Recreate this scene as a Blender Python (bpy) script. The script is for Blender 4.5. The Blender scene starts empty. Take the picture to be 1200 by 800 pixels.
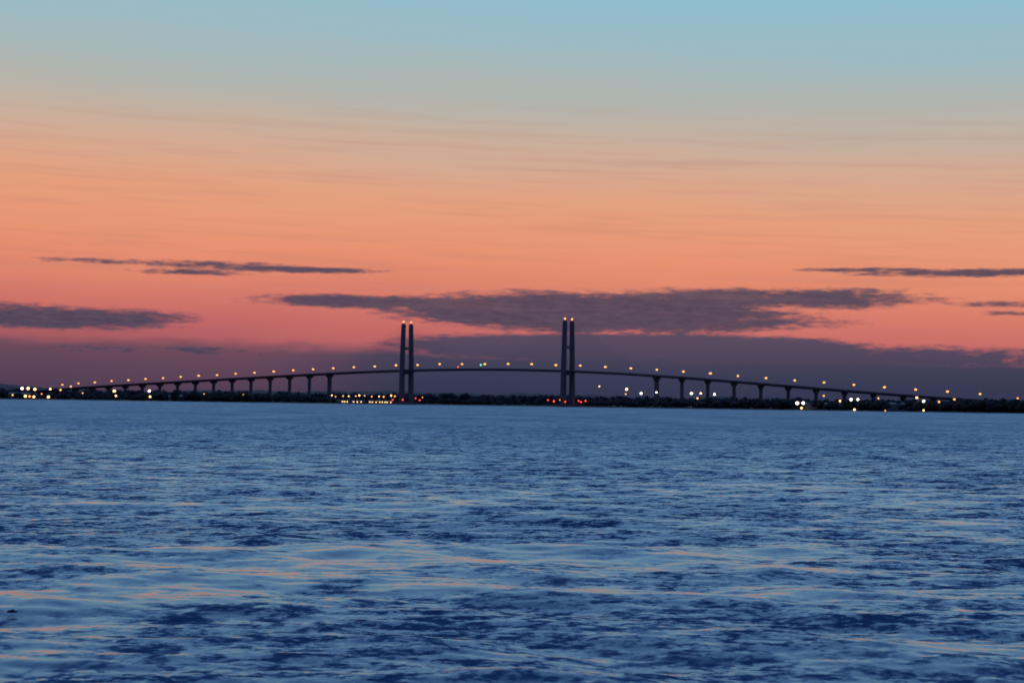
import bpy, bmesh, math, random
import numpy as np
random.seed(4); rng=np.random.default_rng(7)
F=2100.0; H=5.0; ROLL=0.0132
scene=bpy.context.scene
def lin(c):
    return tuple(((v/255)/12.92 if v/255<=0.04045 else ((v/255+0.055)/1.055)**2.4) for v in c)+(1,)
# ---------- node helpers ----------
class NT:
    def __init__(s,nt): s.nt=nt; s.n=nt.nodes; s.l=nt.links; s.n.clear()
    def m(s,op,a,b=0.0,c=0.0,clamp=False):
        nd=s.n.new('ShaderNodeMath'); nd.operation=op; nd.use_clamp=clamp
        for i,v in enumerate((a,b,c)):
            if isinstance(v,(int,float)): nd.inputs[i].default_value=v
            else: s.l.new(v,nd.inputs[i])
        return nd.outputs[0]
    def comb(s,x,y,z):
        nd=s.n.new('ShaderNodeCombineXYZ')
        for i,v in enumerate((x,y,z)):
            if isinstance(v,(int,float)): nd.inputs[i].default_value=v
            else: s.l.new(v,nd.inputs[i])
        return nd.outputs[0]
    def attr(s,name):
        nd=s.n.new('ShaderNodeAttribute'); nd.attribute_name=name; nd.attribute_type='GEOMETRY'; return nd.outputs['Fac']
    def noise(s,vec,scale=1,detail=3,rough=0.5,dist=0.0,color=False):
        nd=s.n.new('ShaderNodeTexNoise'); nd.inputs['Scale'].default_value=scale
        nd.inputs['Detail'].default_value=detail; nd.inputs['Roughness'].default_value=rough
        nd.inputs['Distortion'].default_value=dist
        s.l.new(vec,nd.inputs['Vector']); return nd.outputs['Color' if color else 'Fac']
    def mix(s,f,a,b):
        nd=s.n.new('ShaderNodeMix'); nd.data_type='RGBA'
        for k,v in ((0,f),(6,a),(7,b)):
            if isinstance(v,(int,float,tuple)): nd.inputs[k].default_value=v
            else: s.l.new(v,nd.inputs[k])
        return nd.outputs[2]
    def sstep(s,v,a,b):
        nd=s.n.new('ShaderNodeMapRange'); nd.interpolation_type='SMOOTHSTEP'
        s.l.new(v,nd.inputs[0]); nd.inputs[1].default_value=a; nd.inputs[2].default_value=b
        return nd.outputs[0]
    def ramp(s,v,stops,interp='LINEAR'):
        nd=s.n.new('ShaderNodeValToRGB'); cr=nd.color_ramp; cr.interpolation=interp
        while len(cr.elements)>1: cr.elements.remove(cr.elements[-1])
        cr.elements[0].position=stops[0][0]; cr.elements[0].color=stops[0][1]
        for p,c in stops[1:]:
            e=cr.elements.new(p); e.color=c
        s.l.new(v,nd.inputs[0]); return nd.outputs[0]
def newmat(name):
    m=bpy.data.materials.new(name); m.use_nodes=True; return m,NT(m.node_tree)
def pbr(name,col,rough=0.8,var=0.3,scale=0.2):
    m,t=newmat(name)
    tc=t.n.new('ShaderNodeTexCoord'); nz=t.noise(tc.outputs['Object'],scale,3,0.6)
    a=tuple(c*(1-var) for c in col)+(1,); b=tuple(c*(1+var) for c in col)+(1,)
    c=t.mix(nz,a,b); p=t.n.new('ShaderNodeBsdfPrincipled'); p.inputs['Roughness'].default_value=rough
    t.l.new(c,p.inputs['Base Color']); o=t.n.new('ShaderNodeOutputMaterial'); t.l.new(p.outputs[0],o.inputs[0]); return m
def emit(name,col,st,sampling='NONE'):
    m,t=newmat(name); e=t.n.new('ShaderNodeEmission'); e.inputs[0].default_value=col+(1,); e.inputs[1].default_value=st
    o=t.n.new('ShaderNodeOutputMaterial'); t.l.new(e.outputs[0],o.inputs[0]); m.cycles.emission_sampling=sampling; return m
# ---------- mesh helpers ----------
def link(o): scene.collection.objects.link(o); return o
def mesh_np(name,verts,faces,mats,smooth=False,attrs=None):
    me=bpy.data.meshes.new(name); v=np.asarray(verts,dtype=np.float32); f=np.asarray(faces,dtype=np.int32)
    k=f.shape[1]; me.vertices.add(len(v)); me.vertices.foreach_set('co',v.ravel())
    me.loops.add(f.size); me.loops.foreach_set('vertex_index',f.ravel())
    me.polygons.add(len(f)); me.polygons.foreach_set('loop_start',np.arange(0,f.size,k,dtype=np.int32))
    if smooth: me.polygons.foreach_set('use_smooth',np.ones(len(f),dtype=bool))
    me.update(calc_edges=True)
    for an,av in (attrs or {}).items():
        a=me.attributes.new(an,'FLOAT','POINT'); a.data.foreach_set('value',np.asarray(av,dtype=np.float32).ravel())
    for m in mats: me.materials.append(m)
    return link(bpy.data.objects.new(name,me))
class MB:
    def __init__(s): s.bm=bmesh.new()
    def loft(s,secs,mi=0,cap=True):
        rows=[[s.bm.verts.new(p) for p in sec] for sec in secs]; n=len(rows[0])
        for a,b in zip(rows,rows[1:]):
            for i in range(n):
                f=s.bm.faces.new((a[i],a[(i+1)%n],b[(i+1)%n],b[i])); f.material_index=mi
        if cap:
            for r in (rows[0][::-1],rows[-1]):
                f=s.bm.faces.new(r); f.material_index=mi
    def box(s,x0,x1,y0,y1,z0,z1,mi=0):
        s.loft([[(x0,y0,z0),(x1,y0,z0),(x1,y1,z0),(x0,y1,z0)],[(x0,y0,z1),(x1,y0,z1),(x1,y1,z1),(x0,y1,z1)]],mi)
    def col(s,secs,mi=0):  # secs: (cx,cy,z,hx,hy), chamfered
        out=[]
        for cx,cy,z,hx,hy in secs:
            c=min(hx,hy)*0.25
            out.append([(cx-hx+c,cy-hy,z),(cx+hx-c,cy-hy,z),(cx+hx,cy-hy+c,z),(cx+hx,cy+hy-c,z),(cx+hx-c,cy+hy,z),(cx-hx+c,cy+hy,z),(cx-hx,cy+hy-c,z),(cx-hx,cy-hy+c,z)])
        s.loft(out,mi)
    def tube(s,p,q,r,mi=0,n=5):
        p=np.array(p,float);q=np.array(q,float);d=q-p;d/=np.linalg.norm(d)
        a=np.cross(d,[0,0,1.0]); 
        if np.linalg.norm(a)<1e-3:a=np.array([1.0,0,0])
        a/=np.linalg.norm(a);b=np.cross(a,d)
        s.loft([[tuple(c+r*(math.cos(t)*a+math.sin(t)*b)) for t in [2*math.pi*i/n for i in range(n)]] for c in (p,q)],mi)
    def ball(s,c,rx,ry,rz,mi=0,sub=2):
        r=bmesh.ops.create_icosphere(s.bm,subdivisions=sub,radius=1)
        fs=set()
        for v in r['verts']:
            v.co=(c[0]+v.co.x*rx,c[1]+v.co.y*ry,c[2]+v.co.z*rz); fs.update(v.link_faces)
        for f in fs: f.material_index=mi; f.smooth=True
    def obj(s,name,mats,parent=None):
        bmesh.ops.recalc_face_normals(s.bm,faces=s.bm.faces)
        me=bpy.data.meshes.new(name); s.bm.to_mesh(me); s.bm.free()
        for m in mats: me.materials.append(m)
        o=link(bpy.data.objects.new(name,me))
        if parent: o.parent=parent
        return o
def bx(px,depth): return (px-600)/F*depth   # lateral metres for a bearing at a given range
def V(x,y): return 472.5+0.0132*(x-600)-y

# ================= SKY =================
# smooth cloud envelopes live on the dome as mesh attributes; node noise breaks them up
azf=np.arange(-0.36,0.3601,0.0022); azc=np.linspace(0.36,2*math.pi-0.36,90)[1:-1]
azs=np.concatenate([azf,azc]); els=np.concatenate([[-0.05,-0.02],np.arange(-0.004,0.100,0.0009),np.arange(0.104,0.24,0.006),np.linspace(0.26,math.pi/2-0.0002,34)])
Eg,Ag=np.meshgrid(els,azs,indexing='ij'); Aw=np.where(Ag>math.pi,Ag-2*math.pi,Ag)*F; Ew=Eg*F
def env(x0,x1,yc,hh,amp):
    xc=(x0+x1)/2; a0=math.atan((xc-600)/F)*F; ra=(x1-x0)/2; e0=V(xc,yc)
    return np.maximum((1-np.abs((Aw-a0)/ra)**2.6-((Ew-e0)/hh)**2)/amp,-6)
CL=[(285,640,354,8.5,0.65),(445,950,366,25,0.4),(520,990,376,14,0.6),(700,1090,351,13,0.55),(540,760,385,6,0.9),
    (-80,225,375,14,0.5),(-60,120,367,9,0.8),(60,330,311,4,1.1),(150,300,321,3.4,1.1),(250,440,317,4,0.9),
    (1010,1330,325,5,0.8),(1120,1350,361,4,1.1),(1160,1350,372,2.6,1.2),(930,1100,319,2.5,1.2)]
e_cloud=np.full(Aw.shape,-6.0)
for c in CL: e_cloud=np.maximum(e_cloud,env(*c))
e_low=np.full(Aw.shape,-6.0)
for c in [(430,1060,409,21,0.28),(500,1280,420,19,0.42),(-150,500,410,7,1.0)]: e_low=np.maximum(e_low,env(*c))
RD=60000
co=np.stack([RD*np.cos(Eg)*np.sin(Ag),RD*np.cos(Eg)*np.cos(Ag),RD*np.sin(Eg)],-1).reshape(-1,3)
nr,nc=Aw.shape; idx=np.arange(nr*nc).reshape(nr,nc); idn=np.roll(idx,-1,axis=1)
fc=np.stack([idx[:-1],idn[:-1],idn[1:],idx[1:]],-1).reshape(-1,4)
m_sky,t=newmat('sky_dusk'); m_sky.cycles.emission_sampling='NONE'
tc=t.n.new('ShaderNodeTexCoord'); sp=t.n.new('ShaderNodeSeparateXYZ'); t.l.new(tc.outputs['Object'],sp.inputs[0])
X,Y,Z=sp.outputs
az=t.m('ARCTAN2',X,Y); el=t.m('ARCSINE',t.m('DIVIDE',Z,float(RD)),clamp=False)
A=t.m('MULTIPLY',az,F); E=t.m('MULTIPLY',el,F)      # milli-angle units
nb=t.noise(t.comb(t.m('MULTIPLY',A,0.0020),t.m('MULTIPLY',E,0.018),0.3),1,4,0.5)
Es=t.m('ADD',E,t.m('MULTIPLY',A,0.030)); 
Es=t.m('ADD',Es,t.m('MULTIPLY',t.m('SUBTRACT',nb,0.5),44))
R=3300.0
st=[(0,(116,73,90)),(40,(144,83,94)),(62,(178,96,101)),(85,(199,108,104)),(120,(218,126,108)),(170,(232,146,113)),(215,(231,157,122)),(262,(219,167,139)),(310,(200,175,157)),(360,(177,181,175)),(415,(158,186,194)),(480,(143,189,208)),(620,(134,184,218)),(900,(122,172,224)),(1400,(98,150,213)),(2200,(58,104,172)),(3300,(38,72,126))]
base=t.ramp(t.m('DIVIDE',Es,R,clamp=True),[(p/R,lin(c)) for p,c in st],'LINEAR')
east=t.ramp(t.m('DIVIDE',E,R,clamp=True),[(0,lin((44,54,86))),(0.12,lin((78,78,115))),(0.3,lin((64,92,145))),(1,lin((38,72,126)))])
caz=t.m('COSINE',az); wf=t.sstep(caz,0.75,-0.3)
skyc=t.mix(wf,base,east)
warp=t.noise(t.comb(t.m('MULTIPLY',A,0.012),t.m('MULTIPLY',E,0.05),7.7),1,3,0.6)
warp2=t.noise(t.comb(t.m('MULTIPLY',A,0.042),t.m('MULTIPLY',E,0.20),2.1),1,4,0.68)
puff=t.m('ADD',t.m('MULTIPLY',t.m('SUBTRACT',warp,0.5),2.8),t.m('MULTIPLY',t.m('SUBTRACT',warp2,0.5),3.4))
M=t.sstep(t.m('ADD',t.attr('cloud_env'),puff),-0.5,1.3)
L2=t.sstep(t.m('ADD',t.attr('low_env'),puff),-0.3,1.7)
bw=t.m('SUBTRACT',warp,0.5)
top=t.m('ADD',t.m('ADD',62.0,t.m('MULTIPLY',A,-0.012)),t.m('MULTIPLY',bw,24))
bank=t.sstep(t.m('SUBTRACT',top,E),-6,10)
leftfade=t.m('ADD',0.62,t.m('MULTIPLY',t.sstep(A,-330,-100),0.38))
bank=t.m('MULTIPLY',bank,leftfade)
M2=t.m('MAXIMUM',bank,t.m('MULTIPLY',L2,0.97))
ccol=t.mix(t.sstep(warp2,0.3,0.7),lin((58,62,84)),lin((80,75,96)))
bcol=t.ramp(t.m('DIVIDE',E,80.0,clamp=True),[(0,lin((46,53,78))),(0.45,lin((56,61,86))),(1,lin((80,74,96)))])
skyc=t.mix(t.m('MULTIPLY',M2,0.98),skyc,bcol)
skyc=t.mix(t.m('MULTIPLY',M,0.93),skyc,ccol)
cs=t.noise(t.comb(t.m('MULTIPLY',A,0.0035),t.m('MULTIPLY',t.m('SUBTRACT',E,t.m('MULTIPLY',A,-0.03)),0.085),21.0),1,5,0.62)
cm=t.m('MULTIPLY',t.sstep(cs,0.46,0.70),t.m('MULTIPLY',t.sstep(E,80,160),t.sstep(E,380,280)))
skyc=t.mix(t.m('MULTIPLY',cm,0.24),skyc,lin((184,126,116)))
em=t.n.new('ShaderNodeEmission'); t.l.new(skyc,em.inputs[0]); em.inputs[1].default_value=1.0
o=t.n.new('ShaderNodeOutputMaterial'); t.l.new(em.outputs[0],o.inputs[0])
mesh_np('sky',co,fc,[m_sky],True,{'cloud_env':e_cloud,'low_env':e_low})
w=bpy.data.worlds.new('World'); scene.world=w; w.use_nodes=True
wt=NT(w.node_tree); sk=wt.n.new('ShaderNodeTexSky'); sk.sky_type='NISHITA'; sk.sun_disc=False
sk.sun_elevation=math.radians(-2); sk.sun_rotation=math.radians(0)
bg=wt.n.new('ShaderNodeBackground'); bg.inputs[1].default_value=0.05; wt.l.new(sk.outputs[0],bg.inputs[0])
wo=wt.n.new('ShaderNodeOutputWorld'); wt.l.new(bg.outputs[0],wo.inputs[0])
w.cycles.sampling_method='NONE'

# ================= WATER =================
ys=[-600,-300,-100,0,15]; y=24.0
while y<59000:
    ys.append(y); y*=1+0.0024+0.0376*min(1,max(0,(y-180)/1600))**1.3
ys.append(59500.0); ys=np.array(ys)
uf=np.linspace(-0.34,0.34,720); uc=np.array([0.36,0.4,0.5,0.7,1.0,1.6,2.5,4.0,8.0,20.0])
us=np.concatenate([-uc[::-1],uf,uc])
Yg,Ug=np.meshgrid(ys,us,indexing='ij'); Xg=Ug*np.maximum(Yg,30.0)
rr=np.sqrt(Xg**2+Yg**2); k=np.minimum(1,59000/np.maximum(rr,1)); Xg*=k; Yg*=k
Zg=np.zeros_like(Xg); dy=np.gradient(ys)[:,None]*np.ones_like(Xg); dxg=np.abs(np.gradient(Xg,axis=1)); gs=np.maximum(dy,dxg)
for i in range(54):
    L=0.35*(9/0.35)**rng.random(); th=math.pi/2+rng.normal(0,0.8); kx,ky=2*math.pi/L*math.cos(th),2*math.pi/L*math.sin(th)
    a=0.0180*L/(2*math.pi)*(0.6+0.8*rng.random())
    att=np.clip(1.5-gs*5/L,0,1)
    ph=kx*Xg+ky*Yg+rng.random()*6.28+0.8*np.sin(Xg*0.21+i)+0.7*np.sin(Yg*0.13+2*i)
    Zg+=a*att*np.sin(ph)
# slicks (+) and wind-roughened current patches (-)
slick=np.zeros_like(Xg)
for (px,py,hw,hh,kk) in [(430,655,280,18,.48),(60,706,180,24,.55),(930,653,150,14,.38),(950,695,170,9,.32),(650,576,230,7,.30),(1120,612,170,6,.30),(1060,765,200,13,.32),(130,775,160,10,.32),(240,590,200,5,.22),(560,690,120,7,.22),(700,765,140,7,.2),
                        (500,745,200,24,-.36),(700,622,170,9,-.38),(1110,655,130,16,-.42),(230,622,260,10,-.36),(860,725,180,12,-.3),(960,603,220,5,-.28),(250,800,260,14,-.24),(780,560,400,4,-.15)]:
    hz=472.5+0.0132*(px-600); d0=H*F/(py-hz); x0=bx(px,d0); rx=hw/F*d0; ry=hh*d0*d0/(H*F)
    slick+=kk*np.exp(-((Xg-x0)/rx)**2-((Yg-d0)/ry)**2)
m_w,t=newmat('estuary_water')
tc=t.n.new('ShaderNodeTexCoord'); sp=t.n.new('ShaderNodeSeparateXYZ'); t.l.new(tc.outputs['Object'],sp.inputs[0]); X,Y,_=sp.outputs
def wn(sx,sy,seed,detail,rough,color=True,dist=0.0,rot=0.0):
    c,s_=math.cos(rot),math.sin(rot)
    x=t.m('ADD',t.m('MULTIPLY',X,c*sx),t.m('MULTIPLY',Y,s_*sx)); y=t.m('SUBTRACT',t.m('MULTIPLY',Y,c*sy),t.m('MULTIPLY',X,s_*sy))
    return t.noise(t.comb(x,y,seed),1,detail,rough,dist,color)
def split(c):
    s_=t.n.new('ShaderNodeSeparateColor'); t.l.new(c,s_.inputs[0]); return s_.outputs
p1=wn(0.05,0.075,1.0,3,0.55,False,0.0,0.08)
p2=wn(0.30,0.40,3.0,3,0.65,False,0.3,0.05)
p3=wn(0.030,0.010,9.0,4,0.65,False,0.0,0.03)
patch=t.m('ADD',t.m('ADD',t.m('MULTIPLY',p1,1.2),t.m('MULTIPLY',p2,1.5)),t.m('MULTIPLY',p3,0.5))
patch=t.m('ADD',patch,t.m('ADD',t.attr('slick'),-0.10))
calm=t.m('MULTIPLY',t.sstep(patch,1.46,1.86),t.m('ADD',0.08,t.m('MULTIPLY',t.sstep(Y,200,80),0.92)))
ruf=t.sstep(patch,1.55,1.15)
n1=split(wn(1.15,1.35,2.0,3,0.60,dist=0.25,rot=0.25)); n2=split(wn(4.2,4.6,5.0,2,0.6,rot=-0.1)); n3=split(wn(0.40,0.45,8.0,1,0.5,rot=0.15))
amp=t.m('ADD',t.m('ADD',0.13,t.m('MULTIPLY',t.m('SUBTRACT',1.0,calm),0.83)),t.m('MULTIPLY',ruf,0.65))
def c_(v): return t.m('SUBTRACT',v,0.5)
sx=t.m('ADD',t.m('MULTIPLY',c_(n1[0]),1.1),t.m('MULTIPLY',c_(n2[0]),0.9))
sy=t.m('ADD',t.m('ADD',t.m('MULTIPLY',c_(n1[1]),2.2),t.m('MULTIPLY',c_(n2[1]),1.5)),t.m('MULTIPLY',c_(n3[1]),0.75))
sy=t.m('ADD',sy,0.12)
sy=t.m('MAXIMUM',sy,t.m('ADD',t.m('MULTIPLY',n2[2],0.20),-0.03))
far=t.sstep(Y,90,420)
off=t.m('ADD',0.030,t.m('MULTIPLY',far,t.m('ADD',t.m('ADD',0.11,t.m('MULTIPLY',c_(p3),0.36)),t.m('MULTIPLY',c_(p1),0.24))))   # offshore normals tilted to reflect bluer sky, imitating waves hiding one another, gust streaks
nx=t.m('MULTIPLY',sx,amp); ny=t.m('MULTIPLY',t.m('ADD',t.m('MULTIPLY',sy,amp),off),-1.0)
geo=t.n.new('ShaderNodeNewGeometry')
va=t.n.new('ShaderNodeVectorMath'); va.operation='ADD'; t.l.new(geo.outputs['Normal'],va.inputs[0]); t.l.new(t.comb(nx,ny,0.0),va.inputs[1])
vn=t.n.new('ShaderNodeVectorMath'); vn.operation='NORMALIZE'; t.l.new(va.outputs[0],vn.inputs[0])
fr=t.n.new('ShaderNodeFresnel'); fr.inputs[0].default_value=1.34; t.l.new(vn.outputs[0],fr.inputs['Normal'])
fz=t.m('POWER',fr.outputs[0],0.72)
gl=t.n.new('ShaderNodeBsdfGlossy'); gl.distribution='GGX'; gl.inputs['Roughness'].default_value=0.16; t.l.new(vn.outputs[0],gl.inputs['Normal'])
gl.inputs['Color'].default_value=(1,1,1,1)
df=t.n.new('ShaderNodeBsdfDiffuse'); df.inputs['Color'].default_value=(0.026,0.068,0.145,1)
mx=t.n.new('ShaderNodeMixShader'); t.l.new(fz,mx.inputs[0]); t.l.new(df.outputs[0],mx.inputs[1]); t.l.new(gl.outputs[0],mx.inputs[2])
o=t.n.new('ShaderNodeOutputMaterial'); t.l.new(mx.outputs[0],o.inputs[0])
nr,nc=Xg.shape; idx=np.arange(nr*nc).reshape(nr,nc)
faces=np.stack([idx[:-1,:-1],idx[:-1,1:],idx[1:,1:],idx[1:,:-1]],-1).reshape(-1,4)
mesh_np('water',np.stack([Xg,Yg,Zg],-1).reshape(-1,3),faces,[m_w],True,{'slick':slick})

# ================= LAND =================
m_land=pbr('marsh_ground',(0.04,0.04,0.032),0.95,0.4,0.02)
shore=[(-900,3600),(0,3550),(200,3450),(330,3300),(480,3420),(640,3330),(690,3150),(760,2960),(900,2780),(1050,2640),(1200,2520),(1500,2350),(2300,2200)]
def shore_d(px): return float(np.interp(px,[s[0] for s in shore],[s[1] for s in shore]))
pxs=np.linspace(-900,2300,420); prof=[(-14,-0.8),(0,0.25),(10,1.2),(60,1.8),(400,2.6),(1500,4.0),(8000,6),(40000,8)]
v=[]
for dd,z in prof:
    for i,px in enumerate(pxs):
        d=shore_d(px)+9*math.sin(px*0.05)+5*math.sin(px*0.21+1)+dd
        v.append((bx(px,d),d,z+(0.35*math.sin(px*0.33+dd)+0.2*math.sin(px*1.3) if z>1 else 0)))
n=len(pxs); f=[(j*n+i,j*n+i+1,(j+1)*n+i+1,(j+1)*n+i) for j in range(len(prof)-1) for i in range(n-1)]
mesh_np('marsh_shore_ground',v,f,[m_land],True)
m_hill=pbr('haze_tinted_woodland',(0.036,0.036,0.058),0.95,0.25,0.004)  # distance haze painted in as a bluish base colour
def ridge(name,d0,d1,hfun,mat,p0=-1000,p1=2400,n=900):
    v=[];px=np.linspace(p0,p1,n)
    for k in range(7):
        q=k/6; d=d0+(d1-d0)*q
        for i,x in enumerate(px):
            v.append((bx(x,d),d+20*math.sin(i*0.4+k),0.3+hfun(x)*math.sin(min(q*1.3,1)*math.pi/2)*(1 if q<0.95 else 0.9)+(rng.normal(0,0.7) if k else 0)))
    f=[(j*n+i,j*n+i+1,(j+1)*n+i+1,(j+1)*n+i) for j in range(6) for i in range(n-1)]
    return mesh_np(name,v,f,[mat],False)
def hf(x): 
    return float(np.interp(x,[-1000,-60,0,60,200,300,420,560,640,720,900,1100,2400],[42,44,46,34,30,36,38,38,36,33,32,28,28]))+2.2*math.sin(x*0.031)+1.6*math.sin(x*0.083+1)+1.0*math.sin(x*0.21)
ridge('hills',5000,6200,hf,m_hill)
ico=bmesh.new(); bmesh.ops.create_icosphere(ico,subdivisions=2,radius=1); iv=np.array([x.co[:] for x in ico.verts]); inf=np.array([[q.index for q in ff.verts] for ff in ico.faces]); ico.free()
def tree_mass(name,spec,mat):
    V_=[];Fc=[];off=0
    for (px,d,h) in spec:
        cx=bx(px,d)
        for k in range(4):
            r=h*(0.22+0.14*random.random()); c=np.array([cx+random.uniform(-.4,.4)*h,d+random.uniform(-.4,.4)*h,1.5+h*random.uniform(0.3,0.8)])
            vv=iv*(1+rng.uniform(-0.28,0.28,(len(iv),1)))*np.array([r*1.1,r*1.1,r])+c
            V_.append(vv);Fc.append(inf+off);off+=len(vv)
        w_=h*0.03; tv=np.array([(cx-w_,d-w_,0.3),(cx+w_,d-w_,0.3),(cx,d+w_,0.3),(cx,d,h*0.8)]); V_.append(tv); Fc.append(np.array([[0,1,3],[1,2,3],[2,0,3]])+off); off+=4
    mesh_np(name,np.concatenate(V_),np.concatenate(Fc),[mat],False)
m_tree=pbr('dark_foliage',(0.026,0.028,0.026),0.95,0.5,0.3)
m_tree2=pbr('haze_tinted_foliage',(0.03,0.03,0.042),0.95,0.4,0.1)  # bluer copy of the foliage, aerial haze mixed into its colour
def hgt(px):
    return float(np.interp(px,[-200,0,40,90,140,230,330,400,470,520,600,680,700,760,850,950,1040,1120,1200,1500],[15,14,11,9,10,18,15,9,6,11,8,6,11,12,15,14,15,17,18,18]))
spec=[]
for i in range(1900):
    px=random.uniform(-300,1500); g=0.5+0.5*math.sin(px*0.07)+0.5*math.sin(px*0.19+2)
    if random.random()<0.2 and g<0.3: continue
    spec.append((px,shore_d(px)+random.uniform(25,260),hgt(px)*random.uniform(0.55,1.1)))
tree_mass('tree_line',spec,m_tree)
spec=[]
for i in range(1300):
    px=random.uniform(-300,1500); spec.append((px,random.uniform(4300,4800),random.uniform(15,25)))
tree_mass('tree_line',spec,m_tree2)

# ================= BRIDGE =================
AL=math.radians(35); CX,CY=-49.5,3300.0; SP=183.0; LS=52.3
m_con=pbr('weathered_concrete',(0.12,0.105,0.125),0.85,0.18,0.08); m_dk=pbr('deck_concrete',(0.11,0.10,0.12),0.85,0.15,0.05)
m_asph=pbr('asphalt',(0.05,0.05,0.052),0.9,0.2,0.5); m_paint=pbr('white_paint',(0.75,0.75,0.72),0.6,0.08,0.5); m_steel=pbr('galvanised_steel',(0.2,0.2,0.2),0.5,0.1,0.5)
bridge=link(bpy.data.objects.new('cable_stayed_bridge',None)); bridge.location=(CX,CY,0); bridge.rotation_euler=(0,0,-AL)
S=[-1400,-1250,-1119,-998,-716,-382,-183,0,183,321,487,646,797,949,1080,1200]; ZZ=[4,17,25,32,45,57.5,65.5,68.5,65,57.5,48.5,38.5,28,19.5,11,4]
pf=np.polyfit(S,ZZ,7)
def dz(s): return float(np.polyval(pf,s))
ss=np.arange(-1400,1201,10.0)
b=MB(); b.loft([[(s,-12,dz(s)),(s,12,dz(s)),(s,12,dz(s)-1.0),(s,6,dz(s)-3.2),(s,-6,dz(s)-3.2),(s,-12,dz(s)-1.0)] for s in ss]); b.obj('deck_girder',[m_dk],bridge)
b=MB()
b.loft([[(s,-11.4,dz(s)+0.004),(s,11.4,dz(s)+0.004),(s,11.4,dz(s)+0.06),(s,-11.4,dz(s)+0.06)] for s in ss]); b.obj('roadway',[m_asph],bridge)
b=MB()
for y0 in (-10.6,-0.9,0.7,10.4):
    b.loft([[(s,y0,dz(s)+0.064),(s,y0+0.2,dz(s)+0.064),(s,y0+0.2,dz(s)+0.07),(s,y0,dz(s)+0.07)] for s in ss])
for s in np.arange(-1390,1190,12.0):
    for y0 in (-5.8,5.6):
        z0,z1=dz(s),dz(s+3); b.loft([[(q,y0,z+0.064),(q,y0+.2,z+0.064),(q,y0+.2,z+0.07),(q,y0,z+0.07)] for q,z in ((s,z0),(s+3,z1))])
b.obj('lane_markings',[m_paint],bridge)
b=MB()
for y0,y1 in ((-12,-11.5),(11.5,12)):
    b.loft([[(s,y0,dz(s)+0.003),(s,y1,dz(s)+0.003),(s,y1-0.1,dz(s)+1.1),(s,y0+0.1,dz(s)+1.1)] for s in ss])
b.loft([[(s,-0.35,dz(s)+0.063),(s,0.35,dz(s)+0.063),(s,0.15,dz(s)+0.9),(s,-0.15,dz(s)+0.9)] for s in ss])
b.obj('parapets',[m_con],bridge)
b=MB(); ps=[]
s=-375
while s>-1380: ps.append(s); s-=LS
s=366
while s<1130: ps.append(s); s+=50
for s in ps:
    zt=dz(s)-3.2; big=abs(s)<380; hx=2.6 if big else 1.9; hy=4.2 if big else 3.2
    if zt<4: continue
    b.col([(s,0,-2,hx*1.7,hy*1.5),(s,0,2.5,hx*1.7,hy*1.5)])
    zc=max(zt-6,3)
    b.col([(s,0,2.501,hx,hy),(s,0,zc,hx,hy),(s,0,zt-2,hx,9.8),(s,0,zt-0.01,hx,10.6)])
b.obj('hammerhead_piers',[m_con],bridge)
for nm,s0 in (('pylon_west',-SP),('pylon_east',SP)):
    b=MB(); zd=dz(s0); TT=152.5
    b.col([(s0,0,-2,11,24),(s0,0,5,11,24)])
    for sg in (-1,1):
        b.col([(s0,sg*13.6,5.01,4.9,4.1),(s0,sg*13.8,zd-4,4.3,3.7),(s0,sg*13.0,100,4.0,3.4),(s0,sg*11.4,TT-3,3.6,3.2),(s0,sg*11.4,TT,3.6,3.2)])
        b.col([(s0,sg*11.4,TT+0.01,1.6,1.6),(s0,sg*11.4,TT+1.5,1.4,1.4)])
    b.box(s0-2.8,s0+2.8,-10.2,10.2,zd-8,zd-3.6)
    b.box(s0-2.4,s0+2.4,-9.6,9.6,104,108.5)
    b.obj(nm,[m_con],bridge)
b=MB()
for s0 in (-SP,SP):
    for sg in (-1,1):
        for kk in range(1,16):
            for dr in (-1,1):
                se=s0+dr*kk*11.6
                zt=112+37*(kk/15); b.tube((s0+dr*3,sg*11.6,zt),(se,sg*11.7,dz(se)+1),0.08,0,4)
b.obj('stay_cables',[m_steel],bridge)

# lamps
m_sod=emit('sodium_lamp',(1.0,0.40,0.09),2.5); m_warm=emit('warm_lamp',(1.0,0.52,0.18),5.0); m_white=emit('white_lamp',(1.0,0.84,0.62),5.5)
m_red=emit('red_lamp',(1.0,0.06,0.03),3.2); m_green=emit('green_lamp',(0.15,0.9,0.5),1.6); m_amb=emit('amber_lamp',(1.0,0.36,0.10),2.8)
b=MB(); b.tube((0,0,0.5),(0,0,9.6),0.16,0,8)
for sg in (-1,1):
    b.tube((0,0,9.3),(0,sg*1.2,9.9),0.09,0,6); b.box(-0.5,0.5,sg*1.8-1.2,sg*1.8+1.2,11.2,11.4,0)
    b.ball((0,sg*1.2,9.7),1.6,1.4,1.4,1)
lamp0=b.obj('street_lamp',[m_steel,m_sod]); LM=lamp0.data
def world(s,yl=0): return (CX+s*math.cos(AL)+yl*math.sin(AL),CY-s*math.sin(AL)+yl*math.cos(AL))
first=True
for k in range(-19,22):
    s=-SP+LS/2+LS*k
    if s<-1185 or s>990: continue
    o=lamp0 if first else link(bpy.data.objects.new('street_lamp',LM)); first=False
    x,y=world(s); o.location=(x,y,dz(s)); o.rotation_euler=(0,0,-AL+random.uniform(-.1,.1)); sc=random.uniform(0.85,1.12); o.scale=(sc,sc,random.uniform(.96,1.05))
def beacon(name,x,y,z,mat,r=1.2,post=1.5):
    b=MB(); b.tube((0,0,-post),(0,0,0),0.25,0,6); b.ball((0,0,r*0.8),r,r,r,1); b.obj(name,[m_steel,mat]).location=(x,y,z)
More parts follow.
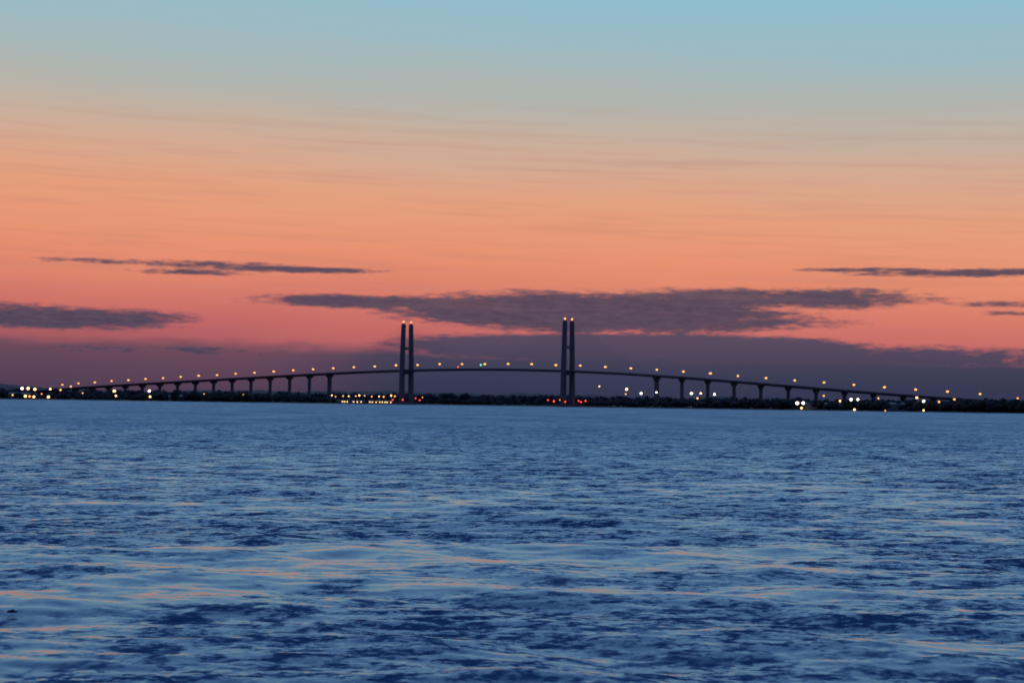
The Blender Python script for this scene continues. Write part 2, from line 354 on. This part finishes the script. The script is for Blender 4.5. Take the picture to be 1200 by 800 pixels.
for s0 in (-SP,SP):
    for sg in (-1,1):
        x,y=world(s0,sg*11.4); beacon('aircraft_warning_light',x,y,155.4,m_amb,1.7)
        for q in (-1,1):
            x,y=world(s0+q*12,sg*26); beacon('navigation_light',x,y,8,m_red,1.3,8)
x,y=world(0,-12.6); beacon('navigation_light',x,y,dz(0)+6,m_green,1.8,6)
x,y=world(-52,-12.6); beacon('navigation_light',x,y,dz(-52)+3,m_red,1.2,4)

def mast(px,py,off,mat,r,name='floodlight_or_reflection'):  # builds real shore lamps and glowing balls imitating their reflections
    r*=1.35 if px<200 else 1.28
    d=shore_d(px)+off; x=bx(px,d); z=H+V(px,py)*d/F
    z=max(z,2.2)
    b=MB(); b.tube((0,0,-z+0.5),(0,0,0),0.15,0,6); b.box(-0.6,0.6,-0.25,0.25,-0.1,0.25,0); b.ball((0,-0.3,-r*0.6),r,r,r*0.9,1); b.obj(name,[m_steel,mat]).location=(x,d,z)
LT=[(27,454,60,m_white,2.0),(34,454,62,m_warm,2.1),(42,455,60,m_warm,2.0),(31,463,3,m_warm,2.0),(36,463.5,3,m_sod,1.6),(41,464,3,m_warm,1.7),(58,464,4,m_warm,1.9),(60,455,80,m_warm,1.5),(72,456,90,m_sod,1.5),(84,452,90,m_sod,1.4),(16,462,4,m_sod,1.3),(50,461,30,m_sod,1.0),(98,460,30,m_sod,1.0),  # low waterline entries are added glowing balls imitating lamp reflections
 (135,457,40,m_warm,2.0),(137,463,3,m_warm,1.3),(176,457,40,m_white,1.8),(177,464,3,m_warm,1.5),(735,455,60,m_warm,1.8),(734,461,60,m_sod,1),(752,460,40,m_white,1.5),(770,459,40,m_white,1.1),(811,460,30,m_white,1.6),(822,460,30,m_warm,1.3),(838,461,30,m_white,1.5),(818,466,20,m_warm,.9),
 (935,471,12,m_white,2.0),(942,471,12,m_white,1.8),(940,477,3,m_warm,1.3),(966,463,60,m_sod,1.1),(985,469,20,m_warm,1.2),(998,467,20,m_white,1.6),(1006,467,20,m_white,1.4),(1002,479,2,m_warm,1.3),(1030,466,60,m_sod,1.0),(1075,465,40,m_warm,1.3),(1083,469,20,m_white,1.5),(1083,480,2,m_warm,1.0),(1101,470,20,m_sod,1.2),(1119,467,30,m_sod,1.2),(1038,481,2,m_sod,.8),(1193,466,60,m_sod,1.2),  # lowest entries: reflections of the lamps above, added as emissive balls
 (643,468,30,m_red,1.1),(650,469,20,m_red,1.1),(657,468,20,m_sod,.9),(679,469,20,m_red,1.1),(687,469,20,m_red,1.1),(470,466,20,m_red,1.1),(488,466,20,m_red,1.0),(496,465,20,m_sod,.8),(703,452,900,m_warm,1.2),(240,461,30,m_sod,.8),(286,462,30,m_sod,.7)]
for a in LT: mast(*a)
m_wall=pbr('painted_metal_wall',(0.16,0.16,0.18),0.7,0.2,0.3); m_roof=pbr('roof_sheet',(0.08,0.08,0.09),0.6,0.2,0.3)
def building(name,px,off,wd,dp,ht,mat,win=True,rows=1):
    d=shore_d(px)+off; e=link(bpy.data.objects.new(name,None)); e.location=(bx(px,d),d,1.2)
    b=MB(); b.box(-wd/2,wd/2,0,dp,-1,ht); b.obj('walls',[m_wall],e)
    b=MB(); b.loft([[(x,-0.8,ht+0.003),(x,dp/2,ht+ht*0.28),(x,dp+0.8,ht+0.003)] for x in (-wd/2-0.6,wd/2+0.6)]); b.obj('roof',[m_roof],e)
    if win:
        b=MB()
        x=-wd/2+2.5
        while x<wd/2-2.5:
            if random.random()<0.75: b.box(x,x+2.0,-0.06,-0.003,ht*0.4,ht*0.4+1.9)
            x+=random.choice((4.0,5.0,7.0))
        b.obj('lit_windows',[mat],e)
    b=MB(); b.box(wd*0.3,wd*0.3+1.2,-0.08,-0.003,-0.2,2.1); b.obj('door',[m_roof],e)
m_win=emit('lit_window_glow',(1.0,0.6,0.25),3.0)
building('waterfront_building',412,6,52,14,5,m_win); building('waterfront_building',447,6,48,14,5,m_win)
building('warehouse',20,70,70,35,10,m_win,False); building('warehouse',215,60,55,30,9,m_win,False); building('warehouse',965,50,50,26,9,m_win,False); building('warehouse',1062,60,46,24,10,m_win,False)
for i in range(12): mast(388+i*7.0+random.uniform(-2,2),463.5+random.uniform(-1,1),4,random.choice((m_warm,m_sod)),random.uniform(0.8,1.3))
# driftwood
b=MB(); b.loft([[(x,r*math.cos(a)*1.1,0.01+z+r*math.sin(a)) for a in [k*math.pi/4 for k in range(8)]] for x,r,z in ((-0.12,0.012,0.0),(-0.08,0.028,0.01),(-0.01,0.04,0.02),(0.06,0.03,0.012),(0.13,0.010,0.0))])
b.tube((0.0,0.0,0.04),(0.03,0.02,0.075),0.012,0,6)
b.obj('driftwood',[pbr('wet_wood',(0.03,0.025,0.02),0.5)]).location=(bx(21,41.6),41.6,0.03)

# ================= CAMERA =================
cd=bpy.data.cameras.new('camera'); cam=link(bpy.data.objects.new('camera',cd)); cd.sensor_width=36; cd.lens=36*F/1200; cd.clip_start=0.5; cd.clip_end=150000
cd.dof.use_dof=True; cd.dof.focus_distance=75.0; cd.dof.aperture_fstop=1.2
from mathutils import Matrix
pitch=math.atan(72.5/F)
cam.matrix_world=Matrix.Translation((0,0,H))@Matrix.Rotation(math.pi/2+pitch,4,'X')@Matrix.Rotation(ROLL,4,'Z')
scene.camera=cam
scene.view_settings.view_transform='Standard'; scene.view_settings.look='None'; scene.view_settings.exposure=0
